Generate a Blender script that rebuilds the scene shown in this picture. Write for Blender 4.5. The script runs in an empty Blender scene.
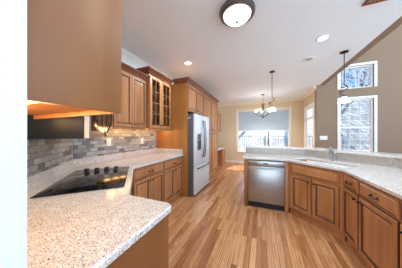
import bpy, bmesh, math, random
from mathutils import Vector, Matrix
S = bpy.context.scene
COL = S.collection
PI = math.pi
R = math.radians

# ------------------------------------------------------------------ camera, sky, sun, exposure
cam_d = bpy.data.cameras.new('camera')
cam_d.sensor_fit = 'HORIZONTAL'; cam_d.sensor_width = 36.0
cam_d.lens = 150.0 / 402.0 * 36.0
cam_d.clip_start = 0.02; cam_d.clip_end = 300
cam = bpy.data.objects.new('camera', cam_d); COL.objects.link(cam)
cam.location = (0, 0, 1.345); cam.rotation_euler = (R(90), 0, R(22.0))
S.camera = cam

wd = bpy.data.worlds.new('sky'); S.world = wd; wd.use_nodes = True
bg = wd.node_tree.nodes['Background']
bg.inputs['Strength'].default_value = 4.25
wt = wd.node_tree; _tc = wt.nodes.new('ShaderNodeTexCoord'); _sp = wt.nodes.new('ShaderNodeSeparateXYZ'); _mr = wt.nodes.new('ShaderNodeMapRange'); _rp = wt.nodes.new('ShaderNodeValToRGB')
_mr.inputs[1].default_value = -1; _mr.inputs[2].default_value = 1
wt.links.new(_tc.outputs['Generated'], _sp.inputs[0]); wt.links.new(_sp.outputs[2], _mr.inputs[0]); wt.links.new(_mr.outputs[0], _rp.inputs[0]); wt.links.new(_rp.outputs[0], bg.inputs['Color'])
_e = _rp.color_ramp.elements; _e[0].position = 0; _e[0].color = (.56, .74, .97, 1); _e[1].position = 1; _e[1].color = (.03, .09, .22, 1)
for _p, _c in ((.50, (.72, .92, 1.14, 1)), (.55, (.6, .8, 1.0, 1)), (.615, (.026, .095, .235, 1))):
    _x = _e.new(_p); _x.color = _c

sun_d = bpy.data.lights.new('sun', 'SUN'); sun_d.energy = 7.0; sun_d.angle = R(1.0); sun_d.color = (1, .94, .84)
sun = bpy.data.objects.new('sun', sun_d); COL.objects.link(sun)
sun.rotation_euler = Vector((-0.12, -0.70, -0.72)).to_track_quat('-Z', 'Y').to_euler()

S.view_settings.view_transform = 'Standard'; S.view_settings.look = 'None'
S.view_settings.exposure = 0.28; S.view_settings.gamma = 1.0; S.view_settings.use_curve_mapping = False
S.cycles.use_denoising = True
S.cycles.max_bounces = 10; S.cycles.diffuse_bounces = 6; S.cycles.glossy_bounces = 5
S.cycles.transparent_max_bounces = 12; S.cycles.sample_clamp_indirect = 6.0
S.cycles.caustics_reflective = False; S.cycles.caustics_refractive = False

CAN_W, FLUSH_W, LED_W, PEND_W, CHAND_W = 14.0, 8.0, 2.6, 1.0, 17.0

# ------------------------------------------------------------------ materials
def srgb(r, g, b):
    f = lambda c: (c / 255 / 12.92) if c / 255 <= .04045 else ((c / 255 + .055) / 1.055) ** 2.4
    return (f(r), f(g), f(b), 1)

class NT:
    def __init__(s, name):
        s.m = bpy.data.materials.new(name); s.m.use_nodes = True
        s.t = s.m.node_tree; s.b = s.t.nodes['Principled BSDF']; s.out = s.t.nodes['Material Output']
    def n(s, typ, **kw):
        nd = s.t.nodes.new(typ)
        for k, v in kw.items():
            if k.startswith('i_'):
                key = k[2:]
                nd.inputs[int(key) if key.isdigit() else key].default_value = v
            else: setattr(nd, k, v)
        return nd
    def l(s, a, b): s.t.links.new(a, b)
    def ramp(s, src, stops):
        r = s.n('ShaderNodeValToRGB'); e = r.color_ramp.elements
        while len(e) < len(stops): e.new(.5)
        for el, (p, c) in zip(e, stops): el.position = p; el.color = c
        s.l(src, r.inputs[0]); return r.outputs[0]
    def mix(s, fac, a, b, mode='MIX'):
        m = s.n('ShaderNodeMix', data_type='RGBA', blend_type=mode)
        for i, v in ((0, fac), (6, a), (7, b)):
            if hasattr(v, 'links'): s.l(v, m.inputs[i])
            else: m.inputs[i].default_value = v
        return m.outputs[2]
    def coord(s, scale=(1, 1, 1), kind='Object'):
        tc = s.n('ShaderNodeTexCoord'); mp = s.n('ShaderNodeMapping'); mp.inputs['Scale'].default_value = scale
        s.l(tc.outputs[kind], mp.inputs[0]); return mp.outputs[0]
    def noise(s, vec, scale, detail=4, rough=.55):
        n = s.n('ShaderNodeTexNoise'); n.inputs['Scale'].default_value = scale
        n.inputs['Detail'].default_value = detail; n.inputs['Roughness'].default_value = rough
        s.l(vec, n.inputs['Vector']); return n.outputs['Fac']
    def bump(s, h, strength, dist=.002):
        b = s.n('ShaderNodeBump'); b.inputs['Strength'].default_value = strength; b.inputs['Distance'].default_value = dist
        s.l(h, b.inputs['Height']); s.l(b.outputs[0], s.b.inputs['Normal'])
    def base(s, c):
        if hasattr(c, 'links'): s.l(c, s.b.inputs['Base Color'])
        else: s.b.inputs['Base Color'].default_value = c
    def rough(s, v): s.b.inputs['Roughness'].default_value = v

def plain(name, col, rough=.5, metal=0, var=.04, scale=6, spec=.5):
    k = NT(name); v = k.noise(k.coord(), scale)
    lo = tuple(c * (1 - var) for c in col[:3]) + (1,); hi = tuple(min(1, c * (1 + var)) for c in col[:3]) + (1,)
    k.base(k.ramp(v, [(.3, lo), (.7, hi)])); k.rough(rough); k.b.inputs['Metallic'].default_value = metal
    k.b.inputs['Specular IOR Level'].default_value = spec
    return k.m

def wood(name, c0, c1, c2, rough=.38, grain=(14, 14, 1.2)):
    k = NT(name)
    oi = k.n('ShaderNodeObjectInfo'); tc = k.n('ShaderNodeTexCoord')
    add = k.n('ShaderNodeVectorMath', operation='ADD'); mul = k.n('ShaderNodeVectorMath', operation='MULTIPLY')
    comb = k.n('ShaderNodeCombineXYZ')
    for i in range(3): k.l(oi.outputs['Random'], comb.inputs[i])
    sc = k.n('ShaderNodeVectorMath', operation='SCALE'); sc.inputs['Scale'].default_value = 17
    k.l(comb.outputs[0], sc.inputs[0]); k.l(tc.outputs['Object'], add.inputs[0]); k.l(sc.outputs[0], add.inputs[1])
    k.l(add.outputs[0], mul.inputs[0]); mul.inputs[1].default_value = grain
    n1 = k.noise(mul.outputs[0], 1.0, 6, .6)
    mul2 = k.n('ShaderNodeVectorMath', operation='MULTIPLY'); mul2.inputs[1].default_value = (2.2, 2.2, .7)
    k.l(add.outputs[0], mul2.inputs[0]); n2 = k.noise(mul2.outputs[0], 1.0, 2)
    a = k.ramp(n1, [(.25, c0), (.5, c1), (.75, c2)])
    dk = k.ramp(n2, [(.35, (.80, .77, .73, 1)), (.65, (1.07, 1.06, 1.05, 1))])
    k.base(k.mix(1.0, a, dk, 'MULTIPLY')); k.rough(rough)
    return k.m

M = {}
M['wood'] = wood('maple_wood', srgb(164, 105, 62), srgb(183, 123, 76), srgb(200, 141, 93))
M['crown'] = wood('crown_wood', srgb(112, 66, 44), srgb(128, 78, 54), srgb(142, 90, 64), .35)
M['orange'] = wood('orange_maple_panel', srgb(166, 106, 50), srgb(178, 118, 60), srgb(188, 128, 68), .42, (4, 4, .8))
M['redpanel'] = wood('russet_maple_panel', srgb(122, 72, 34), srgb(134, 80, 40), srgb(146, 90, 47), .42, (4, 4, .8))
M['panel'] = wood('maple_panel', srgb(126, 78, 38), srgb(143, 91, 47), srgb(160, 106, 57), .42, (4, 4, .8))
M['glaze'] = plain('dark_glaze', srgb(84, 48, 30), .5)
M['ceiling'] = plain('ceiling_paint', srgb(240, 248, 252), .9, 0, .01)
M['trim'] = plain('white_trim_paint', srgb(238, 236, 230), .5, 0, .01)
M['creamtrim'] = plain('cream_trim_paint', srgb(228, 214, 190), .5, 0, .01)
M['cream'] = plain('cream_wall_paint', srgb(212, 190, 154), .85, 0, .02)
M['taupe'] = plain('taupe_wall_paint', srgb(146, 121, 97), .85, 0, .02)
M['pale'] = plain('pale_wall_paint', srgb(226, 224, 220), .8, 0, .015)
M['bronze'] = plain('dark_bronze', srgb(58, 48, 42), .4, .7)
M['pewter'] = plain('aged_pewter', srgb(112, 106, 104), .35, .85)
M['nickel'] = plain('brushed_nickel', srgb(176, 172, 166), .3, .95)
M['nickelmatte'] = plain('grey_baffle', srgb(176, 176, 176), .6)
M['black'] = plain('black_plastic', srgb(20, 20, 22), .35)
M['blackgloss'] = plain('black_glass', srgb(16, 17, 20), .13)
M['darkgrey'] = plain('charcoal_enamel', srgb(92, 90, 92), .45, .2)
M['applblack'] = plain('black_enamel', srgb(24, 30, 38), .35)
M['white'] = plain('white_plastic', srgb(240, 238, 232), .4, 0, .01)
M['almond'] = plain('almond_plastic', srgb(226, 216, 196), .4, 0, .01)
M['olive'] = plain('olive_bronze', srgb(122, 104, 62), .45, .5)
M['vent'] = plain('brown_vent_wood', srgb(120, 66, 40), .5)
M['lightvent'] = plain('tan_vent_wood', srgb(176, 128, 84), .5)
M['bark'] = plain('bark', srgb(112, 106, 102), .9, 0, .2, 3)
M['palebark'] = plain('pale_bark', srgb(216, 214, 212), .9, 0, .15, 3)
M['deck'] = plain('weathered_deck', srgb(160, 150, 138), .8, 0, .12, 3)
M['fence'] = plain('grey_rail_paint', srgb(168, 168, 160), .7, 0, .06)
def woods():
    k = NT('wooded_winter_hillside'); n = k.noise(k.coord((3.2, .5, .7)), 1.3, 6, .7)
    k.base(k.ramp(n, [(.38, srgb(58, 62, 60)), (.50, srgb(104, 108, 108)), (.62, srgb(186, 188, 188))])); k.rough(.95); return k.m
M['hill'] = woods()
M['clearing'] = plain('pale_dry_grass', srgb(214, 212, 200), .95, 0, .25, 1.5)
M['grass'] = plain('winter_lawn', srgb(168, 160, 120), .95, 0, .25, .8)

def steel(name, c, rough, grain, metal=.85):
    k = NT(name); n = k.noise(k.coord(grain), 1.0, 3)
    k.base(k.ramp(n, [(.3, tuple(x * .9 for x in c[:3]) + (1,)), (.7, c)])); k.b.inputs['Metallic'].default_value = metal
    k.l(k.ramp(n, [(.3, (rough - .05,) * 3 + (1,)), (.7, (rough + .07,) * 3 + (1,))]), k.b.inputs['Roughness'])
    return k.m
M['steel'] = steel('brushed_steel', srgb(174, 170, 164), .30, (2, 2, 160))
M['steelv'] = steel('bright_steel', srgb(222, 226, 230), .45, (160, 160, 2), .25)

def granite(name='speckled_granite', f=1.0):
    k = NT(name); v = k.coord()
    n0 = k.noise(v, 22, 4); basec = k.ramp(n0, [(.35, srgb(208, 196, 186)), (.65, srgb(222, 213, 205))])
    n1 = k.noise(v, 130, 2, .5); m1 = k.ramp(n1, [(.57, (0, 0, 0, 1)), (.63, (1, 1, 1, 1))])
    c = k.mix(m1, basec, srgb(182, 158, 144))
    n2 = k.noise(k.coord((1.3, 1.1, 1.2)), 150, 1, .5); m2 = k.ramp(n2, [(.63, (0, 0, 0, 1)), (.66, (1, 1, 1, 1))])
    c = k.mix(m2, c, srgb(84, 74, 72))
    n3 = k.noise(k.coord((.9, 1.2, 1)), 110, 1, .5); m3 = k.ramp(n3, [(.64, (0, 0, 0, 1)), (.68, (1, 1, 1, 1))])
    c = k.mix(m3, c, srgb(240, 236, 232))
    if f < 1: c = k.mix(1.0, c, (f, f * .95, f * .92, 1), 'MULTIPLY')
    k.base(c); k.rough(.16); return k.m
M['granite'] = granite()
M['shadedgranite'] = granite('shaded_speckled_granite', .62)  # same granite darkened: the bar upstand's shade is put into its colour

def tile():
    k = NT('tumbled_stone_tile'); tc = k.n('ShaderNodeTexCoord'); sp = k.n('ShaderNodeSeparateXYZ'); cb = k.n('ShaderNodeCombineXYZ')
    k.l(tc.outputs['Object'], sp.inputs[0]); k.l(sp.outputs[0], cb.inputs[0]); k.l(sp.outputs[2], cb.inputs[1])
    br = k.n('ShaderNodeTexBrick', offset=.5); br.inputs['Scale'].default_value = 1
    br.inputs['Brick Width'].default_value = .104; br.inputs['Row Height'].default_value = .052
    br.inputs['Mortar Size'].default_value = .0035; br.inputs['Mortar Smooth'].default_value = .3; br.inputs['Bias'].default_value = -.1
    br.inputs['Color1'].default_value = (0, 0, 0, 1); br.inputs['Color2'].default_value = (1, 1, 1, 1); br.inputs['Mortar'].default_value = (.5, .5, .5, 1)
    k.l(cb.outputs[0], br.inputs['Vector'])
    tint = k.ramp(br.outputs['Color'], [(0, srgb(112, 109, 107)), (.3, srgb(164, 160, 156)), (.5, srgb(186, 181, 174)), (.7, srgb(138, 135, 133)), (1, srgb(212, 207, 198))])
    n = k.noise(k.coord(), 38, 5); dk = k.ramp(n, [(.3, (.82, .82, .82, 1)), (.7, (1.08, 1.07, 1.05, 1))])
    c = k.mix(1.0, tint, dk, 'MULTIPLY'); c = k.mix(br.outputs['Fac'], c, srgb(108, 102, 98))
    k.base(c); k.rough(.5); k.bump(br.outputs['Fac'], -.4); return k.m
M['tile'] = tile()

def oak():
    k = NT('oak_floor'); tc = k.n('ShaderNodeTexCoord'); sp = k.n('ShaderNodeSeparateXYZ'); cb = k.n('ShaderNodeCombineXYZ')
    k.l(tc.outputs['Object'], sp.inputs[0]); k.l(sp.outputs[1], cb.inputs[0]); k.l(sp.outputs[0], cb.inputs[1])
    br = k.n('ShaderNodeTexBrick', offset=.37, offset_frequency=2); br.inputs['Scale'].default_value = 1
    br.inputs['Brick Width'].default_value = .78; br.inputs['Row Height'].default_value = .0585
    br.inputs['Mortar Size'].default_value = .0011; br.inputs['Mortar Smooth'].default_value = .2; br.inputs['Bias'].default_value = 0
    br.inputs['Color1'].default_value = (0, 0, 0, 1); br.inputs['Color2'].default_value = (1, 1, 1, 1); br.inputs['Mortar'].default_value = (.35, .35, .35, 1)
    k.l(cb.outputs[0], br.inputs['Vector'])
    tint = k.ramp(br.outputs['Color'], [(0, srgb(158, 98, 58)), (.25, srgb(201, 142, 95)), (.5, srgb(216, 160, 113)), (.75, srgb(182, 122, 78)), (1, srgb(224, 172, 126))])
    # grain follows each board: shift the noise by the board's own random value
    sh = k.n('ShaderNodeVectorMath', operation='SCALE'); sh.inputs['Scale'].default_value = 9
    k.l(br.outputs['Color'], sh.inputs[0])
    ad = k.n('ShaderNodeVectorMath', operation='ADD'); k.l(tc.outputs['Object'], ad.inputs[0]); k.l(sh.outputs[0], ad.inputs[1])
    mu = k.n('ShaderNodeVectorMath', operation='MULTIPLY'); mu.inputs[1].default_value = (40, 3.0, 1); k.l(ad.outputs[0], mu.inputs[0])
    g = k.noise(mu.outputs[0], 1.0, 5, .62)
    gr = k.ramp(g, [(.34, (.46, .37, .30, 1)), (.44, (.80, .74, .68, 1)), (.52, (1, 1, 1, 1)), (.7, (1.06, 1.06, 1.06, 1))])
    mw = k.n('ShaderNodeVectorMath', operation='MULTIPLY'); mw.inputs[1].default_value = (9, .55, 1); k.l(ad.outputs[0], mw.inputs[0])
    wv = k.n('ShaderNodeTexWave', wave_type='BANDS', bands_direction='X'); wv.inputs['Scale'].default_value = 2.2; wv.inputs['Distortion'].default_value = 7; wv.inputs['Detail'].default_value = 2; wv.inputs['Detail Scale'].default_value = .9
    k.l(mw.outputs[0], wv.inputs['Vector'])
    wr = k.ramp(wv.outputs['Fac'], [(.03, (.50, .40, .32, 1)), (.30, (.95, .94, .93, 1)), (.5, (1.03, 1.03, 1.03, 1))])
    tint = k.mix(.8, tint, wr, 'MULTIPLY')
    c = k.mix(.6, tint, gr, 'MULTIPLY'); c = k.mix(br.outputs['Fac'], c, srgb(96, 58, 34))
    k.base(c); k.rough(.24); k.bump(br.outputs['Fac'], -.15, .001); return k.m
M['oak'] = oak()

def glass(name, tint=(1, 1, 1, 1), refl=.10):
    k = NT(name); k.t.nodes.remove(k.b)
    tr = k.n('ShaderNodeBsdfTransparent'); tr.inputs[0].default_value = tint
    gl = k.n('ShaderNodeBsdfGlossy'); gl.inputs['Roughness'].default_value = .02
    lw = k.n('ShaderNodeLayerWeight'); lw.inputs[0].default_value = .5
    pw = k.n('ShaderNodeMath', operation='POWER'); pw.inputs[1].default_value = 5; k.l(lw.outputs['Facing'], pw.inputs[0])
    fr = k.n('ShaderNodeMath', operation='MULTIPLY_ADD'); fr.inputs[1].default_value = .5; fr.inputs[2].default_value = .03; k.l(pw.outputs[0], fr.inputs[0])
    mx = k.n('ShaderNodeMixShader'); k.l(fr.outputs[0], mx.inputs[0]); k.l(tr.outputs[0], mx.inputs[1]); k.l(gl.outputs[0], mx.inputs[2])
    k.l(mx.outputs[0], k.out.inputs['Surface']); return k.m
M['glass'] = glass('window_glass')
M['cabglass'] = glass('cabinet_glass', (.82, .84, .86, 1))

def shade_cloth():
    k = NT('roller_shade_cloth'); k.t.nodes.remove(k.b)
    d = k.n('ShaderNodeBsdfDiffuse'); d.inputs[0].default_value = srgb(184, 198, 204)
    t = k.n('ShaderNodeBsdfTranslucent'); t.inputs[0].default_value = srgb(196, 212, 222)
    mx = k.n('ShaderNodeMixShader'); mx.inputs[0].default_value = .17
    k.l(d.outputs[0], mx.inputs[1]); k.l(t.outputs[0], mx.inputs[2]); k.l(mx.outputs[0], k.out.inputs['Surface']); return k.m
M['shade'] = shade_cloth()

def glow(name, col, st, body=(.85, .85, .82, 1)):
    k = NT(name); k.base(body); k.b.inputs['Emission Color'].default_value = col; k.b.inputs['Emission Strength'].default_value = st
    k.rough(.3); return k.m
M['lens'] = glow('lit_lens', (1, .95, .86, 1), 5)
M['bowl'] = glow('lit_frosted_bowl', (1, .97, .93, 1), .9)
M['alabaster'] = glow('lit_alabaster', (1, .90, .70, 1), .32, (.80, .78, .70, 1))
M['led'] = glow('lit_led', (1, .5, .12, 1), .35, (.75, .5, .25, 1))

# ------------------------------------------------------------------ mesh builder
class MB:
    def __init__(s): s.bm = bmesh.new(); s.mi = 0
    def _faces(s, vs, fs):
        v = [s.bm.verts.new(p) for p in vs]; out = []
        for f in fs:
            try: fc = s.bm.faces.new([v[i] for i in f]); fc.material_index = s.mi; out.append(fc)
            except ValueError: pass
        return v, out
    def box(s, x0, x1, y0, y1, z0, z1, bev=0, seg=2):
        vs = [(x, y, z) for z in (z0, z1) for y in (y0, y1) for x in (x0, x1)]
        v, f = s._faces(vs, [(0, 2, 3, 1), (4, 5, 7, 6), (0, 1, 5, 4), (1, 3, 7, 5), (3, 2, 6, 7), (2, 0, 4, 6)])
        if bev:
            es = list({e for fc in f for e in fc.edges})
            bmesh.ops.bevel(s.bm, geom=es, offset=bev, segments=seg, affect='EDGES', profile=.5)
        return s
    def lathe(s, prof, c=(0, 0, 0), n=24, cap=True):
        vs = []; fs = []
        for r, z in prof:
            for i in range(n):
                a = 2 * PI * i / n; vs.append((c[0] + r * math.cos(a), c[1] + r * math.sin(a), c[2] + z))
        for k in range(len(prof) - 1):
            for i in range(n):
                j = (i + 1) % n; fs.append((k * n + i, k * n + j, (k + 1) * n + j, (k + 1) * n + i))
        if cap:
            if prof[0][0] > 1e-4: fs.append(tuple(range(n))[::-1])
            if prof[-1][0] > 1e-4: fs.append(tuple((len(prof) - 1) * n + i for i in range(n)))
        s._faces(vs, fs); return s
    def tube(s, pts, r, n=8, cap=True):
        pts = [Vector(p) for p in pts]; rs = r if isinstance(r, (list, tuple)) else [r] * len(pts)
        vs = []; fs = []; up = None
        for k, p in enumerate(pts):
            d = (pts[min(k + 1, len(pts) - 1)] - pts[max(k - 1, 0)]).normalized()
            if up is None: up = d.orthogonal().normalized()
            else: up = (up - d * up.dot(d)); up = up.normalized() if up.length > 1e-6 else d.orthogonal().normalized()
            w = d.cross(up)
            for i in range(n):
                a = 2 * PI * i / n; vs.append(p + (up * math.cos(a) + w * math.sin(a)) * rs[k])
        for k in range(len(pts) - 1):
            for i in range(n):
                j = (i + 1) % n; fs.append((k * n + i, k * n + j, (k + 1) * n + j, (k + 1) * n + i))
        if cap: fs.append(tuple(range(n))[::-1]); fs.append(tuple((len(pts) - 1) * n + i for i in range(n)))
        s._faces(vs, fs); return s
    def cyl(s, p0, p1, r, n=16): return s.tube([p0, p1], r, n)
    def sweep(s, prof, path, closed=False):
        """prof: (out, z) closed polygon; out is to the left of the path's heading."""
        P = [Vector((p[0], p[1])) for p in path]; z0 = path[0][2] if len(path[0]) > 2 else 0
        def nrm(a, b): d = (b - a).normalized(); return Vector((-d.y, d.x))
        vs = []; n = len(prof); L = len(P)
        for k in range(L):
            if closed: na, nb = nrm(P[k - 1], P[k]), nrm(P[k], P[(k + 1) % L])
            else:
                na = nrm(P[max(k - 1, 0)], P[max(k, 1)]); nb = nrm(P[min(k, L - 2)], P[min(k + 1, L - 1)])
            m = na + nb; m = m / max(.2, m.dot(na))
            for o, z in prof: vs.append((P[k].x + m.x * o, P[k].y + m.y * o, z0 + z))
        fs = []
        for k in range(L if closed else L - 1):
            q = (k + 1) % L
            for i in range(n):
                j = (i + 1) % n; fs.append((k * n + i, q * n + i, q * n + j, k * n + j))
        if not closed: fs.append(tuple(range(n))); fs.append(tuple((L - 1) * n + i for i in range(n))[::-1])
        s._faces(vs, fs); return s
    def rings(s, rects, mats=None, back=True):
        """nested rectangles (x0,x1,z0,z1,y) joined ring to ring, last one capped: panels facing -y"""
        V = []
        for x0, x1, z0, z1, y in rects: V.append([s.bm.verts.new(p) for p in ((x0, y, z0), (x1, y, z0), (x1, y, z1), (x0, y, z1))])
        for k in range(len(V) - 1):
            for i in range(4):
                j = (i + 1) % 4
                f = s.bm.faces.new((V[k][i], V[k][j], V[k + 1][j], V[k + 1][i])); f.material_index = mats[k] if mats else s.mi
        f = s.bm.faces.new(V[-1]); f.material_index = s.mi
        if back: f = s.bm.faces.new(V[0][::-1]); f.material_index = s.mi
        return s
    def slab(s, poly, z0, z1, holes=(), ease=.006):
        """flat slab over a polygon with holes, its edges eased top and bottom"""
        def off(loop, d):
            n = len(loop); out = []
            for i in range(n):
                a, b, c = Vector(loop[i - 1]), Vector(loop[i]), Vector(loop[(i + 1) % n])
                d1, d2 = (b - a).normalized(), (c - b).normalized()
                n1, n2 = Vector((-d1.y, d1.x)), Vector((-d2.y, d2.x)); m = n1 + n2; m = m / max(.3, m.dot(n1)); out.append(b + m * d)
            return out
        def ccw(l): return sum(l[i - 1][0] * l[i][1] - l[i][0] * l[i - 1][1] for i in range(len(l))) > 0
        loops = [list(poly) if ccw(poly) else list(poly)[::-1]] + [list(h)[::-1] if ccw(h) else list(h) for h in holes]
        bot, top = [], []
        for lp in loops:
            inn = off(lp, ease); lv = []
            for pts, z in ((inn, z0), (lp, z0 + ease), (lp, z1 - ease), (inn, z1)): lv.append([s.bm.verts.new((p[0], p[1], z)) for p in pts])
            n = len(lp)
            for k in range(3):
                for i in range(n):
                    j = (i + 1) % n; f = s.bm.faces.new((lv[k][i], lv[k][j], lv[k + 1][j], lv[k + 1][i])); f.material_index = s.mi
            bot.append(lv[0]); top.append(lv[3])
        for lvls in (bot, top):
            es = []
            for lv in lvls:
                for i in range(len(lv)):
                    e = s.bm.edges.get((lv[i], lv[(i + 1) % len(lv)])); es.append(e)
            r = bmesh.ops.triangle_fill(s.bm, use_beauty=True, use_dissolve=False, edges=es)
            for g in r['geom']:
                if isinstance(g, bmesh.types.BMFace): g.material_index = s.mi
        return s
    def build(s, name, mat, parent=None, smooth=True, loc=None, rz=0):
        bmesh.ops.recalc_face_normals(s.bm, faces=s.bm.faces[:])
        me = bpy.data.meshes.new(name); s.bm.to_mesh(me); s.bm.free()
        for m in (mat if isinstance(mat, (list, tuple)) else [mat]): me.materials.append(M[m])
        if smooth:
            for p in me.polygons: p.use_smooth = True
            me.set_sharp_from_angle(angle=R(32))
        o = bpy.data.objects.new(name, me); COL.objects.link(o)
        if parent: o.parent = parent
        if loc is not None: o.location = loc
        o.rotation_euler = (0, 0, rz)
        return o

def thing(name, label, cat, loc=(0, 0, 0), rz=0, group=None):
    o = bpy.data.objects.new(name, None); COL.objects.link(o); o.empty_display_size = .1
    o.location = loc; o.rotation_euler = (0, 0, rz); o['label'] = label; o['category'] = cat
    if group: o['group'] = group
    return o
def tag(o, label, cat, group=None):
    o['label'] = label; o['category'] = cat
    if group: o['group'] = group
    return o
def structure(o): o['kind'] = 'structure'; return o
def root(name, loc=(0, 0, 0), rz=0):
    o = bpy.data.objects.new(name, None); COL.objects.link(o); o.location = loc; o.rotation_euler = (0, 0, rz); o['kind'] = 'structure'; return o
def lamp(kind, name, parent, loc, energy, col, **kw):
    d = bpy.data.lights.new(name, kind); d.energy = energy; d.color = col
    for k, v in kw.items(): setattr(d, k, v)
    o = bpy.data.objects.new(name, d); COL.objects.link(o); o.parent = parent; o.location = loc; return o

# ------------------------------------------------------------------ room shell
H = 2.80; WX = -2.27; BY = 7.10; NX = 1.53; GY = 5.48; EX = 1.60
structure(MB().box(-4.5, 6.2, -3.5, 7.4, -.06, 0).build('floor', 'oak'))
m = MB(); m.box(-2.6, EX, -3.5, GY + .08, H, H + .12); m.box(-2.6, EX, GY + .08, BY + .2, H, H + .12)
structure(m.build('ceiling', 'ceiling'))

def wall(name, p0, p1, z0, z1, t, mat, openings=()):
    """room face on the path p0->p1, thickness to its left; openings (u0,u1,z0,z1)"""
    d = Vector((p1[0] - p0[0], p1[1] - p0[1])); L = d.length; m = MB()
    us = sorted({0, L} | {u for o in openings for u in o[:2]})
    for a, b in zip(us, us[1:]):
        c = (a + b) / 2; cuts = sorted([(o[2], o[3]) for o in openings if o[0] < c < o[1]]); z = z0
        for q0, q1 in cuts:
            if q0 > z: m.box(a, b, 0, t, z, q0)
            z = q1
        if z1 > z: m.box(a, b, 0, t, z, z1)
    bmesh.ops.remove_doubles(m.bm, verts=m.bm.verts[:], dist=1e-5)
    return structure(m.build(name, mat, None, False, (p0[0], p0[1], 0), math.atan2(d.y, d.x)))
wall('wall_left', (WX, .05), (WX, BY + .15), 0, H, .14, 'pale')
wall('wall_corner', (-1.27, .17), (WX, 1.17), 0, H, .06, 'cream')
wall('wall_near', (-.50, .17), (WX - .14, .17), 0, H, .13, 'pale')
NW = (-1.03, 1.06, .54, 2.40)       # breakfast window opening
wall('wall_back', (WX, BY), (NX + .15, BY), 0, H, .15, 'cream', [(NW[0] - WX, NW[1] - WX, NW[2], NW[3])])
ND = (5.74, 6.76, 0.02, 2.27)       # glazed door opening in the right nook wall
wall('wall_right', (NX, BY), (NX, GY + .15), 0, H, .06, 'cream', [(BY - ND[1], BY - ND[0], ND[2], ND[3])])
GW = (2.08, 2.80)
wall('wall_far', (NX, GY), (6.2, GY), 0, 4.7, .15, 'taupe', [(GW[0] - NX, GW[1] - NX, .86, 2.32), (GW[0] - NX, GW[1] - NX, 2.62, 3.24)])
structure(MB().box(EX, EX + .12, -3.5, GY - .01, H, 4.7).build('wall_header', 'taupe'))
structure(MB().box(EX, 6.2, -3.5, GY + .15, 4.7, 4.8).build('ceiling_upper', 'ceiling'))

CROWN = [(0, -.11), (.012, -.11), (.02, -.092), (.035, -.075), (.07, -.03), (.085, -.018), (.092, -.002), (0, -.002)]
cp = [(o, z + H) for o, z in CROWN]
structure(MB().sweep(cp, [(WX, BY), (WX, 1.17), (-1.27, .17), (-.52, .17)]).build('trim_1', 'trim'))
structure(MB().sweep(cp, [(NX, GY + .01), (NX, BY), (WX + .1, BY)]).build('trim_2', 'creamtrim'))
structure(MB().sweep([(0, 0), (.015, 0), (.015, .09), (.008, .11), (0, .11)], [(NX, ND[1] + .09), (NX, BY), (WX + .01, BY)]).build('baseboard_back', 'creamtrim'))
structure(MB().sweep([(0, 0), (.015, 0), (.015, .09), (.008, .11), (0, .11)], [(6.2, GY), (NX, GY)]).build('baseboard_far', 'creamtrim'))

# ------------------------------------------------------------------ windows
def window(name, loc, rz, w, z0, z1, cols=(), rows=(), mullions=(), rail=None, mat='trim', casing=.075, sill=True, fy=0):
    """local x along the wall, y = 0 at the room face, outside at +y"""
    r = root(name, loc, rz)
    c = MB(); c.box(-casing, 0, -.018, .002, z0 - casing * sill, z1 + casing, .004); c.box(w, w + casing, -.018, .002, z0 - casing * sill, z1 + casing, .004)
    c.box(0, w, -.018, .002, z1, z1 + casing, .004)
    if sill: c.box(-casing - .02, w + casing + .02, -.05, .002, z0 - .03, z0, .005); c.box(-casing, w + casing, -.016, .002, z0 - .10, z0 - .03, .004)
    structure(c.build('casing', mat, r))
    f = MB(); t = .036
    f.box(0, t, .04, .12, z0, z1); f.box(w - t, w, .04, .12, z0, z1); f.box(t, w - t, .04, .12, z1 - t, z1); f.box(t, w - t, .04, .12, z0, z0 + t)
    for u in mullions: f.box(u - .05, u + .05, .035, .125, z0 + t, z1 - t)
    if rail: f.box(t, w - t, .05, .11, rail - .025, rail + .025)
    for vv in f.bm.verts: vv.co.y += fy
    structure(f.build('frame', 'trim', r))
    g = MB()
    for u in cols: g.box(u - .006, u + .006, .068, .092, z0 + t, z1 - t)
    for z in rows: g.box(t, w - t, .069, .091, z - .006, z + .006)
    if cols or rows: structure(g.build('muntins', 'trim', r))
    structure(MB().box(t * .5, w - t * .5, .078 + fy, .082 + fy, z0 + t * .5, z1 - t * .5).build('pane', 'glass', r))
    return r
w1 = NW[1] - NW[0]
window('window_1', (NW[0], BY, 0), 0, w1, NW[2], NW[3], (), (), (w1 / 3, 2 * w1 / 3), None, 'creamtrim')
gw = GW[1] - GW[0]
window('window_2', (GW[0], GY, 0), 0, gw, .86, 2.32, (.25, .47), (1.03, 1.20, 1.36, 1.72, 1.91, 2.10), (), 1.53, casing=.06)
window('window_3', (GW[0], GY, 0), 0, gw, 2.62, 3.24, (), (), (), None, sill=False, casing=.06)
nd = ND[1] - ND[0]
window('door_1', (NX, ND[1], 0), -PI / 2, nd, ND[2], ND[3], (), (), (), 1.90, sill=False, mat='trim', fy=-.06)

# roller shade over the upper half of the breakfast window
t = thing('roller_shade', 'pale blue-grey roller shade lowered over the upper half of the breakfast window', 'window shade', (NW[0], BY, 0))
MB().box(.03, w1 - .03, .016, .019, 1.50, 2.36).build('cloth', 'shade', t)
MB().box(.03, w1 - .03, .008, .028, 1.47, 1.50, .004).build('bottom_bar', 'white', t)
MB().cyl((.02, .02, 2.375), (w1 - .02, .02, 2.375), .016).build('roller', 'white', t)

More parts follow.
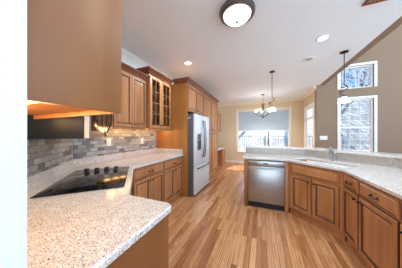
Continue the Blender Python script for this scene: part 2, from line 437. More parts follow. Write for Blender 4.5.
# ------------------------------------------------------------------ outdoors
structure(MB().box(-40, 60, 7.4, 70, -.75, -.7).build('ground_outside', 'grass'))
m = MB(); m._faces([(2.9, 10.8, -.70), (60, 10.8, -.70), (60, 45, 11.8), (12.1, 45, 11.8), (60, 45.5, -.7), (12.1, 45.5, -.7)], [(0, 1, 2, 3), (3, 2, 4, 5), (1, 4, 2), (0, 3, 5), (0, 5, 4, 1)])
structure(m.build('ground_hillside', 'hill'))
m = MB(); m._faces([(-40, 10.8, -.70), (2.88, 10.8, -.70), (12.08, 45, 11.8), (-40, 45, 11.8), (12.08, 45.5, -.7), (-40, 45.5, -.7)], [(0, 1, 2, 3), (3, 2, 4, 5), (1, 4, 2), (0, 3, 5), (0, 5, 4, 1)])
structure(m.build('ground_clearing', 'clearing'))
m = MB()
for i in range(22): m.box(-4, 4.4, 7.4 + i * .145, 7.4 + i * .145 + .138, -.14, -.1)
tag(m.build('deck', 'deck'), 'weathered grey board deck outside the breakfast window', 'deck')
t = thing('deck_railing', 'grey deck railing with upright balusters seen through the breakfast window', 'railing', (0, 10.45, -.1))
MB().box(-4, 4.4, -.05, .05, 1.28, 1.32, .006).build('top_rail', 'fence', t)
MB().box(-4, 4.4, -.02, .02, .10, .16).build('bottom_rail', 'fence', t)
for x in (-4, -1.9, .2, 2.3, 4.3): MB().box(x - .05, x + .05, -.05, .05, 0, 1.36, .005).build('post', 'fence', t)
for i in range(56):
    x = -3.85 + i * .146
    if min(abs(x - p) for p in (-4, -1.9, .2, 2.3, 4.3)) > .07: MB().box(x - .013, x + .013, -.013, .013, .16, 1.28).build('baluster', 'fence', t)

def bare_tree(loc, h, seed, mat, label, spread=.5, dep=6):
    rnd = random.Random(seed); m = MB()
    def grow(p, d, L, r, k):
        e = p + d * L; mid = p + d * L * .5 + Vector((rnd.uniform(-1, 1), rnd.uniform(-1, 1), 0)) * L * .05
        m.tube([p, mid, e], [r, r * .86, r * .72], 5 if k > 3 else 3, False)
        if k == 0: return
        for _ in range(3 if k > 2 else 2):
            nd_ = (d + Vector((rnd.uniform(-1, 1), rnd.uniform(-1, 1), rnd.uniform(-.35, .7))) * spread * 1.4).normalized()
            grow(p + d * L * rnd.uniform(.65, 1), nd_, L * rnd.uniform(.62, .82), r * .62, k - 1)
    grow(Vector((0, 0, 0)), Vector((0, 0, 1)), h * .28, h * .016, dep)
    return tag(m.build('bare_tree', mat, None, True, loc), label, 'tree', 'bare winter trees beyond the house')
TREES = [((-4.2, 15, 11), 'bark'), ((-1.6, 18, 12), 'palebark'), ((0.6, 14, 9), 'bark'), ((2.8, 19, 13), 'palebark'), ((5.0, 13.5, 12), 'bark'), ((7.0, 11.5, 10), 'palebark'),
         ((5.2, 15, 12), 'bark'), ((7.8, 13, 11), 'palebark'), ((9.5, 17, 13), 'bark'), ((6.8, 19, 13), 'palebark'), ((3.7, 23, 14), 'bark'), ((-7, 20, 13), 'bark'), ((10.2, 12, 10), 'bark'), ((12.5, 16, 12), 'palebark')]
for i, ((x, y, h), mt) in enumerate(TREES):
    bare_tree((x, y, -.75 + max(0, y - 10.8) * .3655), h, 40 + i, mt, 'leafless winter tree with a thicket of thin branches outside the windows')

# ------------------------------------------------------------------ cabinet maker (local: x to the right, front at y = 0 facing -y)
def door_panel(m, x0, x1, z0, z1, t=.02, rail=.052):
    fr = min(rail, (x1 - x0) * .26, (z1 - z0) * .3)
    def q(i, y): return (x0 + i, x1 - i, z0 + i, z1 - i, y)
    r = [q(0, 0), q(0, -t + .004), q(.004, -t), q(fr - .012, -t), q(fr - .006, -t + .004), q(fr, -t + .010), q(fr + .006, -t + .010), q(fr + .030, -t + .002)]
    m.rings(r, [1, 0, 0, 1, 1, 1, 0])
def pull(parent, x, z, y=-.02, w=.085):
    m = MB(); pts = []
    for i in range(9):
        a = PI * i / 8; pts.append((x - math.cos(a) * w / 2, y - .004 - .026 * math.sin(a) ** .6, z - .010 * math.sin(a)))
    m.tube(pts, .005, 8); m.lathe([(.010, 0), (.010, .0)], (0, 0, 0)) if False else None
    for s in (-1, 1): m.box(x + s * w / 2 - .011, x + s * w / 2 + .011, y - .006, y + .001, z - .011, z + .011, .003)
    m.build('pull', 'bronze', parent)
def knob(parent, x, z, y=-.02):
    m = MB(); m.tube([(x, y + .001, z), (x, y - .008, z), (x, y - .014, z), (x, y - .022, z), (x, y - .026, z)], [.010, .006, .008, .015, .009], 12)
    m.build('knob', 'bronze', parent)
def door(t, x0, x1, z0, z1, side=None, low=False):
    m = MB(); door_panel(m, x0, x1, z0, z1); d = m.build('door', ['wood', 'glaze'], t, False)
    if side: knob(d, x1 - .03 if side == 'r' else x0 + .03, (z0 + .05) if low else (z1 - .05))
    return d
def drawer(t, x0, x1, z0, z1, handle=True, nm='drawer'):
    m = MB()
    def q(i, y): return (x0 + i, x1 - i, z0 + i, z1 - i, y)
    m.rings([q(0, 0), q(0, -.014), q(.008, -.017), q(.014, -.014), q(.022, -.02)], [0, 0, 1, 0]); d = m.build(nm, ['wood', 'glaze'], t, False)
    if handle: pull(d, (x0 + x1) / 2, (z0 + z1) / 2)
    return d
def base_body(t, w, d, top=.875, toe=.10, toe_in=.03, sink=False):
    m = MB()
    if sink: m.box(0, w, 0, d, toe, .68); m.box(0, w, 0, .035, .6805, top); m.box(0, .018, .0355, d, .6805, top); m.box(w - .018, w, .0355, d, .6805, top)
    else: m.box(0, w, 0, d, toe, top)
    m.build('carcass', 'wood', t, False)
    m = MB(); m.box(0, w, toe_in, d, 0, toe); m.build('toe_base', 'wood', t, False)
def base_cab(label, loc, rz, w, d, kind='door2', cat='base cabinet', group=None, toe_in=.03):
    t = thing('base_cabinet', label, cat, loc, rz, group); base_body(t, w, d, toe_in=toe_in, sink=kind == 'false2')
    g = .012
    if kind == 'plain': return t
    if kind == 'door2':
        drawer(t, g, w - g, .715, .855); c = w / 2
        door(t, g, c - .004, .125, .695, 'r'); door(t, c + .004, w - g, .125, .695, 'l')
    if kind == 'false2':
        a, b = .045, w - .045
        drawer(t, a, b, .705, .845, False, 'false_drawer_front'); c = w / 2
        door(t, a, c - .012, .135, .675, 'r'); door(t, c + .012, b, .135, .675, 'l')
    if kind in ('door_r', 'door_l'):
        drawer(t, g, w - g, .715, .855); door(t, g, w - g, .125, .695, 'r' if kind == 'door_r' else 'l')
    return t
CCROWN = [(0, 0), (.008, 0), (.012, .018), (.022, .03), (.045, .065), (.055, .072), (.058, .09), (0, .09)]
def cab_crown(t, path, z, h=.09, out=1.0):
    m = MB(); m.sweep([(o * out, zz * h / .09 + z) for o, zz in CCROWN], path); m.build('crown', 'crown', t)

# ---- left run
CZ0, CZ1 = .875, .915
base_cab('wood base cabinet beside the cooktop with one wide drawer over two doors', (-1.59, 1.50, 0), PI / 2, .675, .66, 'door2')
base_cab('wood base cabinet between its wider neighbour and the refrigerator panel', (-1.59, 2.178, 0), PI / 2, .665, .66, 'door2')
base_cab('corner base cabinet set diagonally under the cooktop', (-.875, .745, 0), R(135), 1.0, .58, 'door2')
t = base_cab('peninsula base cabinet with a plain orange-brown end panel under the near counter', (-.53, .762, 0), PI, .33, .58, 'door_r')
MB().box(-.012, -.001, 0, .575, .0, .874).build('end_panel', 'redpanel', t)

arc = [(-.5 - .05 + .05 * math.cos(a), .80 - .05 + .05 * math.sin(a)) for a in [PI / 2 * i / 6 for i in range(7)]]
lp = [(-.5, .171)] + arc + [(-.865, .80), (-1.555, 1.49), (-1.555, 2.848), (WX + .001, 2.848), (WX + .001, 1.171), (-1.271, .171)]
t = thing('countertop', 'speckled granite countertop running from the near peninsula round the corner to the refrigerator', 'countertop')
MB().slab(lp, CZ0, CZ1, (), .008).build('slab', 'granite', t)
MB().sweep([(.001, CZ1 + .0005), (.021, CZ1 + .0005), (.021, 1.010), (.016, 1.015), (.001, 1.015)], [(-1.58, 2.847), (WX, 2.847), (WX, 1.17), (-1.27, .17), (-.52, .17)]).build('upstand', 'granite', t)

t = thing('tile_backsplash', 'grey-beige tumbled stone tile backsplash above the granite upstand', 'backsplash')
MB().box(0, 1.66, -.009, -.001, 1.016, 1.443).build('tile_panel', 'tile', t, False, (WX, 1.18, 0), PI / 2)
MB().box(.015, 1.40, -.010, -.001, 1.016, 1.46).build('tile_panel', 'tile', t, False, (-1.27, .17, 0), R(135))
MB().box(.0, .72, -.010, -.001, 1.016, 1.42).build('tile_panel', 'tile', t, False, (-.53, .17, 0), PI)

# ---- cooktop
t = thing('cooktop', 'black glass electric cooktop with four knobs set in the corner countertop', 'cooktop', (-1.03, .893, CZ1), R(135))
CW, CD = .81, .56
MB().box(0, CW, .0, CD, .0005, .008, .003).build('glass_top', 'blackgloss', t)
for cx, cy, rr in ((.20, .15, .10), (.20, .38, .08), (.56, .15, .08), (.52, .38, .10)):
    m = MB(); m.lathe([(rr - .003, 0), (rr, 0), (rr, .0006), (rr - .003, .0006), (rr - .003, 0)], (cx, cy, .0081), 32, False); m.build('burner_ring', 'darkgrey', t)
for i in range(4):
    MB().lathe([(.028, 0), (.029, .004), (.025, .008), (.023, .026), (.019, .030), (0, .030)], (CW - .085, .14 + i * .098, .0085), 16).build('knob', 'black', t)

# ---- microwave (built-in, set across the corner above the cooktop)
t = thing('microwave', 'black over-the-range microwave set diagonally above the cooktop', 'microwave', (-1.235, .747, 0), R(135))
MW = .76
MB().box(0, MW, .03, .41, 1.310, 1.730, .004).build('case', 'applblack', t)
MB().box(.0, .018, .0, .009, 1.312, 1.728, .002).build('edge_trim', 'steelv', t)
MB().box(.0, .018, .0095, .028, 1.312, 1.728, .002).build('edge_band', 'almond', t)
d = MB().box(.020, .60, .0, .028, 1.312, 1.728, .003).build('door', 'steel', t)
MB().box(.07, .53, -.003, -.0002, 1.37, 1.67, .001).build('door_glass', 'blackgloss', d)
MB().box(.603, MW, .0, .028, 1.312, 1.728, .003).build('control_panel', 'blackgloss', t)
pts = [(.575, -.001 - .075 * math.sin(PI * i / 12) ** .7, 1.34 + .36 * i / 12) for i in range(13)]
MB().tube(pts, .008, 10).build('handle', 'black', d)

# ---- upper cabinets
def upper(name, label, loc, rz, w, d, z0, z1, doors, group=None, light=True, rail=True):
    t = thing(name, label, 'wall cabinet', loc, rz, group)
    MB().box(0, w, 0, d, z0, z1).build('carcass', 'wood', t, False)
    if rail: m = MB(); m.box(.002, w - .002, .004, .02, z0 - .028, z0 - .0005, .004); m.build('light_rail', 'wood', t)
    n = doors; g = .012; dw = (w - g * 2) / n
    for i in range(n):
        sd = ('r' if i % 2 == 0 else 'l')
        door(t, g + i * dw + .003, g + (i + 1) * dw - .003, z0 + .012, z1 - .03, sd, True)
    return t
def under_light(x0, x1, y, z, parent, k=1.0):
    b = MB().box(x0, x1, y - .010, y + .010, z - .010, z - .0005, .003).build('light_bar', 'led', parent)
    for f in (.12, .5, .88): lamp('POINT', 'light_bar_lamp', parent, (x0 + (x1 - x0) * f, y, z - .055), LED_W / 3 * k, (1, .62, .24), shadow_soft_size=.06)
    return b
t = upper('upper_cabinet', 'two-door wood wall cabinet beside the taller glass-door cabinet', (-1.94, 1.48, 0), PI / 2, .665, .32, 1.445, 2.31, 2)
cab_crown(t, [(.664, 0), (0, 0), (0, .31)][::-1] if False else [(0, .31), (0, 0), (.664, 0)][::-1], 2.305, .09)
under_light(.08, .58, .2, 1.444, t)

t = thing('upper_cabinet', 'wood wall cabinet with two divided glass doors and a dark crown', 'wall cabinet', (-1.88, 2.15, 0), PI / 2)
w, d, z0, z1 = .695, .38, 1.445, 2.44
m = MB(); m.box(0, .018, 0, d, z0, z1); m.box(w - .018, w, 0, d, z0, z1); m.box(.018, w - .018, 0, d, z0, z0 + .018); m.box(.018, w - .018, 0, d, z1 - .018, z1); m.box(.018, w - .018, d - .01, d, z0 + .018, z1 - .018)
m.box(.018, w - .018, 0, .018, z1 - .05, z1 - .018); m.build('carcass', 'wood', t, False)
for zz in (1.77, 2.09): MB().box(.019, w - .019, .03, d - .012, zz, zz + .016).build('shelf', 'wood', t)
m = MB(); m.box(.002, w - .002, .004, .02, z0 - .028, z0 - .0005, .004); m.build('light_rail', 'wood', t)
for i in range(2):
    x0 = .012 + i * (w - .024) / 2 + .003; x1 = .012 + (i + 1) * (w - .024) / 2 - .003; q0, q1 = z0 + .012, z1 - .03; f = .055
    m = MB(); m.box(x0, x0 + f, -.02, 0, q0, q1, .003); m.box(x1 - f, x1, -.02, 0, q0, q1, .003); m.box(x0 + f, x1 - f, -.0195, 0, q0, q0 + f, .003); m.box(x0 + f, x1 - f, -.0195, 0, q1 - f, q1, .003)
    dd = m.build('door', 'wood', t)
    m = MB(); c = (x0 + x1) / 2; m.box(c - .005, c + .005, -.017, -.003, q0 + f, q1 - f)
    for j in range(1, 4): z = q0 + f + (q1 - q0 - 2 * f) * j / 4; m.box(x0 + f, x1 - f, -.0165, -.0035, z - .005, z + .005)
    m.build('muntins', 'wood', dd)
    MB().box(x0 + f - .005, x1 - f + .005, -.0025, -.0005, q0 + f - .005, q1 - f + .005).build('pane', 'cabglass', dd)
    knob(dd, x1 - .028 if i == 0 else x0 + .028, q0 + .06)
cab_crown(t, [(w - .001, 0), (0, 0), (0, .37)], 2.435, .095, 1.25)
under_light(.08, .60, .2, 1.444, t)

t = upper('upper_cabinet', 'corner wall cabinet set diagonally above the microwave', (-1.235, .747, 0), R(135), MW, .36, 1.735, 2.44, 2, rail=False)
t = thing('upper_cabinet', 'large near wall cabinet with a plain brown end panel and lit underside over the peninsula', 'wall cabinet', (-.555, .455, 0), PI)
w, d = .66, .28
MB().box(0, w, 0, d, 1.452, 2.66).build('carcass', 'panel', t, False)
MB().box(-.012, -.0005, -.002, d, 1.430, 2.66, .001).build('end_panel', 'panel', t)
m = MB(); m.box(0, w, .0, .018, 1.430, 1.4515, .002); m.build('light_rail', 'wood', t)
MB().box(.02, w - .02, d - .022, d - .004, 1.434, 1.4515, .002).build('hanging_cleat', 'wood', t)
door(t, .015, w / 2 - .003, 1.465, 2.62, 'r', True); door(t, w / 2 + .003, w - .015, 1.465, 2.62, 'l', True)
under_light(.06, w - .06, .22, 1.4515, t, 2.6)

# ---- refrigerator, its surround, pantry, desk
t = thing('refrigerator_cabinet', 'tall wood side panel with a two-door cabinet bridging over the refrigerator', 'cabinet', (-1.47, 2.85, 0), PI / 2)
MB().box(0, .028, 0, .795, 0, 2.44).build('side_panel', 'orange', t)
MB().box(.028, .985, 0, .795, 1.84, 2.44).build('carcass', 'wood', t, False)
door(t, .035, .505, 1.855, 2.41, 'r', True); door(t, .513, .978, 1.855, 2.41, 'l', True)
cab_crown(t, [(.985, 0), (0, 0), (0, .32)], 2.435, .095, 1.25)

t = thing('pantry_cabinet', 'tall wood pantry cabinet standing beyond the refrigerator', 'cabinet', (-1.47, 3.838, 0), PI / 2)
MB().box(0, 1.36, 0, .795, .10, 2.44).build('carcass', 'wood', t, False); MB().box(0, 1.36, .03, .795, 0, .10).build('toe_base', 'wood', t, False)
for a, b, sd in ((.012, .675, 'r'), (.683, 1.348, 'l')):
    door(t, a, b, 1.42, 2.41, sd, True); door(t, a, b, .125, 1.40, sd)
cab_crown(t, [(1.36, .79), (1.36, 0), (0, 0)], 2.435, .095, 1.25)

t = thing('refrigerator', 'stainless french-door refrigerator with charcoal sides and a dispenser', 'refrigerator', (-1.30, 2.888, 0), PI / 2)
FW = .915
MB().box(.004, FW - .004, .055, .85, .02, 1.775, .006).build('case', 'darkgrey', t)
MB().box(.02, FW - .02, .09, .82, .0, .019).build('plinth', 'black', t)
dl = MB().box(.004, FW / 2 - .003, 0, .05, .66, 1.78, .012, 3).build('door', 'steelv', t)
dr = MB().box(FW / 2 + .003, FW - .004, 0, .05, .66, 1.78, .012, 3).build('door', 'steelv', t)
fz = MB().box(.004, FW - .004, 0, .05, .05, .65, .012, 3).build('freezer_drawer', 'steelv', t)
def bow(x, z0, z1, parent):
    pts = [(x, .002, z0)] + [(x, -.03 - .03 * math.sin(PI * i / 10), z0 + .02 + (z1 - z0 - .04) * i / 10) for i in range(11)] + [(x, .002, z1)]
    MB().tube(pts, .012, 10).build('handle', 'pewter', parent)
bow(FW / 2 - .05, .80, 1.66, dl); bow(FW / 2 + .05, .80, 1.66, dr)
pts = [(.10, .002, .60)] + [(.10 + (FW - .20) * i / 10, -.04 - .015 * math.sin(PI * i / 10), .60) for i in range(11)] + [(FW - .10, .002, .60)]
MB().tube(pts, .012, 10).build('handle', 'pewter', fz)
dp = MB().box(.12, .33, -.004, .001, .98, 1.36, .002).build('dispenser', 'steel', dl)
MB().box(.135, .315, -.006, -.0042, 1.00, 1.20).build('recess', 'blackgloss', dp); MB().box(.135, .315, -.006, -.0042, 1.22, 1.345).build('control_panel', 'darkgrey', dp)
m = MB(); m.tube([(.002, .24, 1.70), (.002, .20, 1.665), (.002, .11, 1.71)], .010, 6); m.build('sticker', 'white', t)

t = thing('desk_cabinet', 'small wood drawer cabinet with a granite desk top at the end of the cabinet run', 'desk', (-1.52, 5.205, 0), PI / 2)
MB().box(.9, 1.38, 0, .72, .0, .725).build('carcass', 'wood', t, False)
for i in range(3): drawer(t, .912, 1.368, .06 + i * .22, .265 + i * .22)
MB().box(0, 1.40, -.025, .74, .726, .762, .004).build('desk_top', 'granite', t)
MB().box(.0, .9, .69, .71, .0, .725).build('back_panel', 'wood', t)
t = upper('upper_cabinet', 'small wood wall cabinet hanging over the built-in desk', (-1.72, 5.205, 0), PI / 2, 1.38, .53, 1.43, 2.27, 3, rail=False)
t = thing('desk_backsplash', 'dark tile strip between the desk top and its wall cabinet', 'backsplash')
MB().box(0, 1.38, -.010, -.001, .765, 1.43).build('tile_panel', 'tile', t, False, (WX, 5.205, 0), PI / 2)

# ------------------------------------------------------------------ island
IP = [(-.335, 2.90), (.40, 2.90), (.92, 2.38), (.92, 1.20)]
BWX, BS, BYY = 1.62, 4.32, 3.52
bar = [(-.335, BYY), (BS - BYY, BYY), (BWX, BS - BWX), (BWX, 1.20)]
poly = IP + bar[::-1]
# sink hole across the corner
u = Vector((1, -1)).normalized(); v = Vector((1, 1)).normalized(); sc = Vector((.66, 2.64)) + v * .31
def sk(a, b): p = sc + u * a + v * b; return (p.x, p.y)
def rrect(hw, hd, r):
    out = []
    for cx, cy, a0 in ((hw - r, hd - r, 0), (-hw + r, hd - r, 90), (-hw + r, -hd + r, 180), (hw - r, -hd + r, 270)):
        for k in range(5): a = R(a0 + 22.5 * k); out.append(sk(cx + r * math.cos(a), cy + r * math.sin(a)))
    return out
t = thing('countertop', 'speckled granite island countertop holding the sink above the dishwasher', 'countertop')
MB().slab(poly, CZ0, CZ1, [rrect(.37, .20, .05)], .008).build('slab', 'granite', t)
bp = bar[::-1]
MB().sweep([(.001, CZ1 + .0005), (.020, CZ1 + .0005), (.020, 1.029), (.001, 1.029)], bar[::-1]).build('upstand', 'shadedgranite', t)
def offs(path, d):
    out = []
    for k, p in enumerate(path):
        P = [Vector(q) for q in path]
        na = (P[k] - P[k - 1]) if k else (P[1] - P[0]); nb = (P[k + 1] - P[k]) if k < len(path) - 1 else na
        na, nb = na.normalized(), nb.normalized(); na, nb = Vector((-na.y, na.x)), Vector((-nb.y, nb.x)); mm = na + nb; mm = mm / mm.dot(na); q = P[k] + mm * d; out.append((q.x, q.y))
    return out
structure(MB().slab(bar + offs(bar, .11)[::-1], 0, 1.03, (), .002).build('wall_bar', 'taupe'))
bt = offs(bar, -.03) + offs(bar, .36)[::-1]
tag(MB().slab(bt, 1.031, 1.068, (), .008).build('bar_top', 'granite'), 'raised granite bar top wrapping behind the island sink', 'bar counter')

t = thing('sink', 'undermount double-bowl sink set in the island countertop behind the diagonal cabinet', 'sink')
m = MB()
for a0, a1 in ((-.37, -.012), (.012, .37)):
    zz = .69; T = CZ0 - .001
    for lv in range(1):
        a = [sk(a0, -.2), sk(a1, -.2), sk(a1, .2), sk(a0, .2)]
        bi = [sk(a0 + .03, -.17), sk(a1 - .03, -.17), sk(a1 - .03, .17), sk(a0 + .03, .17)]
        V = [(p[0], p[1], T) for p in a] + [(p[0], p[1], zz) for p in bi]
        m._faces(V, [(0, 1, 5, 4), (1, 2, 6, 5), (2, 3, 7, 6), (3, 0, 4, 7), (4, 5, 6, 7)])
a = [sk(-.012, -.2), sk(.012, -.2), sk(.012, .2), sk(-.012, .2)]
m._faces([(p[0], p[1], CZ0 - .001) for p in a], [(0, 1, 2, 3)])
m.build('basin', 'white', t)
for s in (-.19, .19): p = sk(s, .05); MB().lathe([(.04, 0), (.04, .003), (.03, .004), (0, .002)], (p[0], p[1], .6915), 16).build('drain', 'nickel', t)

fp = sk(.02, .27)
t = thing('faucet', 'brushed nickel single-lever pull-out faucet behind the island sink', 'faucet', (fp[0], fp[1], CZ1 + .0005), R(-45))
MB().lathe([(.032, 0), (.032, .006), (.024, .012), (.022, .09), (.024, .11), (.022, .14), (.016, .155), (0, .158)], (0, 0, 0), 18).build('base', 'nickel', t)
MB().tube([(0, -.01, .10), (0, -.06, .145), (0, -.13, .175), (0, -.19, .175), (0, -.215, .16), (0, -.22, .14)], [.016, .016, .016, .017, .018, .016], 12).build('spout', 'nickel', t)
MB().tube([(0, 0, .150), (-.01, -.03, .185), (-.02, -.085, .215), (-.02, -.10, .22)], [.012, .009, .008, .007], 10).build('lever', 'nickel', t)

tag(MB().box(-.305, -.238, 2.925, 3.50, 0, .874, .003).build('cabinet_end_panel', 'panel'), 'wood end panel closing the island beside the dishwasher', 'panel')
base_cab('diagonal wood sink cabinet with a false drawer front over two doors', (.431, 2.917, 0), R(-45), .735, .44, 'false2')
base_cab('narrow wood island cabinet with one drawer next to the sink cabinet', (.95, 2.394, 0), -PI / 2, .327, .62, 'door_r')
base_cab('wide wood island cabinet with a pulled drawer front at the near end of the run', (.95, 2.065, 0), -PI / 2, .50, .62, 'door_l')
base_cab('last wood island cabinet at the open end of the run', (.95, 1.563, 0), -PI / 2, .355, .62, 'door_l')

t = thing('dishwasher', 'stainless steel dishwasher with a bar handle and black toe kick under the island counter', 'dishwasher', (-.234, 2.93, 0))
DW = .60
MB().box(.003, DW, .004, .56, .10, .868).build('case', 'darkgrey', t)
d = MB().box(.004, DW - .004, -.030, .003, .115, .765, .006).build('door', 'steel', t)
cpn = MB().box(.004, DW - .004, -.030, .003, .769, .862, .006).build('control_panel', 'steel', t)
MB().box(.26, .34, -.0315, -.0301, .808, .828, .0005).build('badge', 'black', cpn)
pts = [(.05, -.031, .745)] + [(.06 + (DW - .12) * i / 12, -.055 - .02 * math.sin(PI * i / 12), .745 - .012 * math.sin(PI * i / 12)) for i in range(13)] + [(DW - .05, -.031, .745)]
MB().tube(pts, .010, 8).build('handle', 'nickel', d)
MB().box(.004, DW - .004, .03, .05, .0, .10).build('toe_kick', 'black', t)
tag(MB().box(.369, .428, 2.93, 2.95, .0, .874, .002).build('filler_strip', 'wood'), 'narrow wood filler strip between the dishwasher and the diagonal sink cabinet', 'panel')

# ------------------------------------------------------------------ lights
def flush():
    t = thing('ceiling_light', 'round flush ceiling light with a pewter rim and lit white bowl', 'ceiling light', (-.27, 1.80, H))
    MB().lathe([(.12, -.001), (.195, -.002), (.205, -.02), (.20, -.05), (.185, -.062), (.165, -.062), (.165, -.01)], (0, 0, 0), 40, False).build('rim', 'pewter', t)
    MB().lathe([(.162, -.05), (.158, -.068), (.135, -.095), (.10, -.115), (.05, -.128), (0, -.131)], (0, 0, 0), 40, False).build('bowl', 'bowl', t)
    MB().lathe([(.010, -.129), (.012, -.137), (.006, -.148), (0, -.149)], (0, 0, 0), 12).build('finial', 'bronze', t)
    lamp('AREA', 'bowl_lamp', t, (0, 0, -.16), FLUSH_W, (.74, .91, 1), shape='DISK', size=.26)
flush()
def can(x, y, label, lit=True, k=1.0):
    t = thing('recessed_light', label, 'recessed light', (x, y, H), 0)
    MB().lathe([(.062, -.001), (.098, -.001), (.098, -.004), (.088, -.008), (.062, -.008), (.062, -.001)], (0, 0, 0), 32, False).build('trim_ring', 'white', t)
    if lit:
        MB().lathe([(.0615, -.002), (.0615, -.005), (0, -.006)], (0, 0, 0), 32).build('lens', 'lens', t)
        lamp('AREA', 'lens_lamp', t, (0, 0, -.015), CAN_W * k, (.74, .91, 1), shape='DISK', size=.12)
    else:
        MB().lathe([(.0615, -.002), (.0615, -.004), (.03, -.006), (.03, -.012), (0, -.012)], (0, 0, 0), 32).build('insert', 'nickelmatte', t)
can(-1.40, 2.75, 'lit recessed ceiling light above the counter near the refrigerator')
can(.86, 2.80, 'lit recessed ceiling light above the island sink')
can(-1.15, .95, 'unseen recessed lamp added to brighten the cooktop corner', True, .25)  # out-of-view fixture added to lift the light on the near counter
can(.45, .55, 'unseen recessed lamp added to brighten the near floor', True, .7)  # not in view; put in as fill for the floor by the camera
can(1.05, 1.45, 'unseen recessed lamp added to brighten the near end of the island')  # another out-of-view lamp, added as fill for the near kitchen
can(.85, 3.48, 'unlit recessed ceiling fixture beside the pendant over the bar', False)
t = thing('smoke_detector', 'small round white detector on the ceiling before the pantry', 'detector', (-1.62, 3.46, H))
MB().lathe([(.045, -.001), (.045, -.012), (.035, -.022), (0, -.024)], (0, 0, 0), 20).build('case', 'white', t)
t = thing('smoke_detector', 'small round white detector on the ceiling far back above the desk', 'detector', (-1.60, 6.15, H))
MB().lathe([(.045, -.001), (.045, -.012), (.035, -.022), (0, -.024)], (0, 0, 0), 20).build('case', 'white', t)
t = thing('ceiling_vent', 'brown slatted wood vent in the ceiling near the room edge', 'vent', (1.20, 2.17, H), R(0))
m = MB(); m.box(-.15, .15, -.08, -.06, -.016, -.001); m.box(-.15, .15, .06, .08, -.016, -.001); m.box(-.15, -.13, -.06, .06, -.016, -.001); m.box(.13, .15, -.06, .06, -.016, -.001); m.build('frame', 'vent', t)
m = MB()
for i in range(9): m.box(-.118 + i * .0285, -.106 + i * .0285, -.06, .06, -.014, -.002)
m.build('slats', 'lightvent', t)

def bell(m, c, s=1.0, up=False):
    k = -1 if up else 1
    pr = [(.022, .0), (.035, -.012), (.058, -.03), (.072, -.06), (.080, -.085), (.098, -.108), (.095, -.108), (.076, -.083), (.066, -.055), (.05, -.03), (.02, -.006)]
    m.lathe([(r * s, z * s * k) for r, z in pr], c, 28, False)
def pendant(x, y, zs, label):
    t = thing('pendant_light', label, 'pendant light', (x, y, H), 0, 'pendants over the raised bar')
    MB().lathe([(.06, -.001), (.062, -.012), (.03, -.024), (.010, -.03), (0, -.03)], (0, 0, 0), 24).build('canopy', 'bronze', t)
    zb = zs - H + .12
    MB().cyl((0, 0, -.025), (0, 0, zb + .20), .007, 10).build('rod', 'bronze', t)
    pts = []
    for i in range(25):
        f = i / 24; a = f * 2 * PI * 1.0; pts.append((.055 * math.sin(a) * (1 if f < .5 else 1.1), 0, zb + .20 - .20 * f))
    MB().tube(pts, .007, 8).build('scroll', 'bronze', t)
    pts = [(-.045 + .028 * math.cos(a) * (1 - k / 26), 0, zb + .075 + .028 * math.sin(a) * (1 - k / 26)) for k, a in enumerate([i * .34 for i in range(20)])]
    MB().tube(pts, .005, 6).build('curl', 'bronze', t)
    MB().lathe([(.012, .01), (.026, .0), (.028, -.012), (0, -.012)], (0, 0, zb), 16).build('cap', 'bronze', t)
    m = MB(); bell(m, (0, 0, zb - .008)); m.build('shade', 'alabaster', t)
    lamp('POINT', 'shade_lamp', t, (0, 0, zb - .09), PEND_W, (1, .86, .64), shadow_soft_size=.03)
pendant(.225, 3.86, 1.875, 'scrolled bronze pendant with a white bell shade in front of the breakfast window')
pendant(1.355, 3.41, 1.90, 'scrolled bronze pendant with a white bell shade in front of the great-room windows')

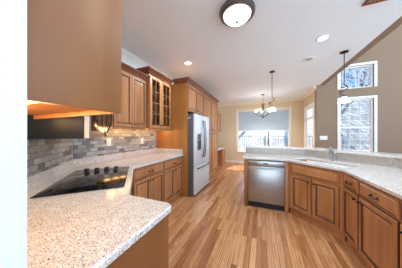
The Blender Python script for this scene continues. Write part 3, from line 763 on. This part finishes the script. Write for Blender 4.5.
t = thing('chandelier', 'olive bronze chandelier with upturned white glass cups hanging in the breakfast nook', 'chandelier', (.05, 5.96, H))
MB().lathe([(.06, -.001), (.062, -.014), (.02, -.03), (0, -.03)], (0, 0, 0), 20).build('canopy', 'bronze', t)
MB().cyl((0, 0, -.025), (0, 0, -.36), .006, 8).build('rod', 'bronze', t)
MB().lathe([(.008, -.30), (.02, -.33), (.05, -.36), (.042, -.42), (.05, -.50), (.03, -.56), (.015, -.60)], (0, 0, 0), 16).build('stem', 'olive', t)
MB().lathe([(.012, -.80), (.03, -.83), (.018, -.86), (0, -.875)], (0, 0, 0), 14).build('finial', 'bronze', t)
MB().cyl((0, 0, -.60), (0, 0, -.81), .008, 8).build('spindle', 'bronze', t)
for k in range(5):
    a = 2 * PI * k / 5 + .5; c, s = math.cos(a), math.sin(a)
    pts = [(c * r, s * r, z) for r, z in ((.01, -.815), (.08, -.81), (.17, -.77), (.24, -.72), (.265, -.68), (.265, -.66))]
    ar = MB().tube(pts, .008, 8).build('arm', 'bronze', t)
    m = MB(); m.lathe([(.02, 0), (.045, .02), (.062, .06), (.075, .11), (.072, .11), (.058, .06), (.04, .022), (.015, .005)], (c * .265, s * .265, -.66), 20, False); m.build('shade', 'alabaster', ar)
lamp('AREA', 'down_lamp', t, (0, 0, -.89), CHAND_W * 1.5, (.90, .95, 1), shape='DISK', size=.4)
lamp('POINT', 'cup_lamp', t, (0, 0, -.80), CHAND_W, (.95, .97, 1), shadow_soft_size=.25)

# ------------------------------------------------------------------ plates on the walls
def outlet(loc, rz, label, gang=1, switch=False):
    t = thing('switch_plate' if switch else 'wall_outlet', label, 'light switch' if switch else 'outlet', loc, rz)
    w = .036 * gang + .002 * (gang > 1) * 10
    MB().box(-w, w, -.007, -.0005, -.058, .058, .003).build('plate', 'white', t)
    for g in range(gang):
        x = (g - (gang - 1) / 2) * .046
        if switch: MB().box(x - .008, x + .008, -.012, -.0072, -.016, .016, .002).build('toggle', 'white', t)
        else:
            for s in (-1, 1): MB().lathe([(.016, 0), (.016, .002), (0, .002)], (0, 0, 0), 14).build('socket', 'almond', t).matrix_local = Matrix.Translation((x, -.0071, s * .022)) @ Matrix.Rotation(PI / 2, 4, 'X')
outlet((WX + .0105, 1.665, 1.215), PI / 2, 'white outlet plate on the tile backsplash nearer the microwave')
outlet((WX + .0105, 2.38, 1.20), PI / 2, 'white outlet plate on the tile backsplash nearer the refrigerator')
outlet((1.70, GY, 1.23), 0, 'white double switch plate on the taupe wall beside the great-room window', 2, True)
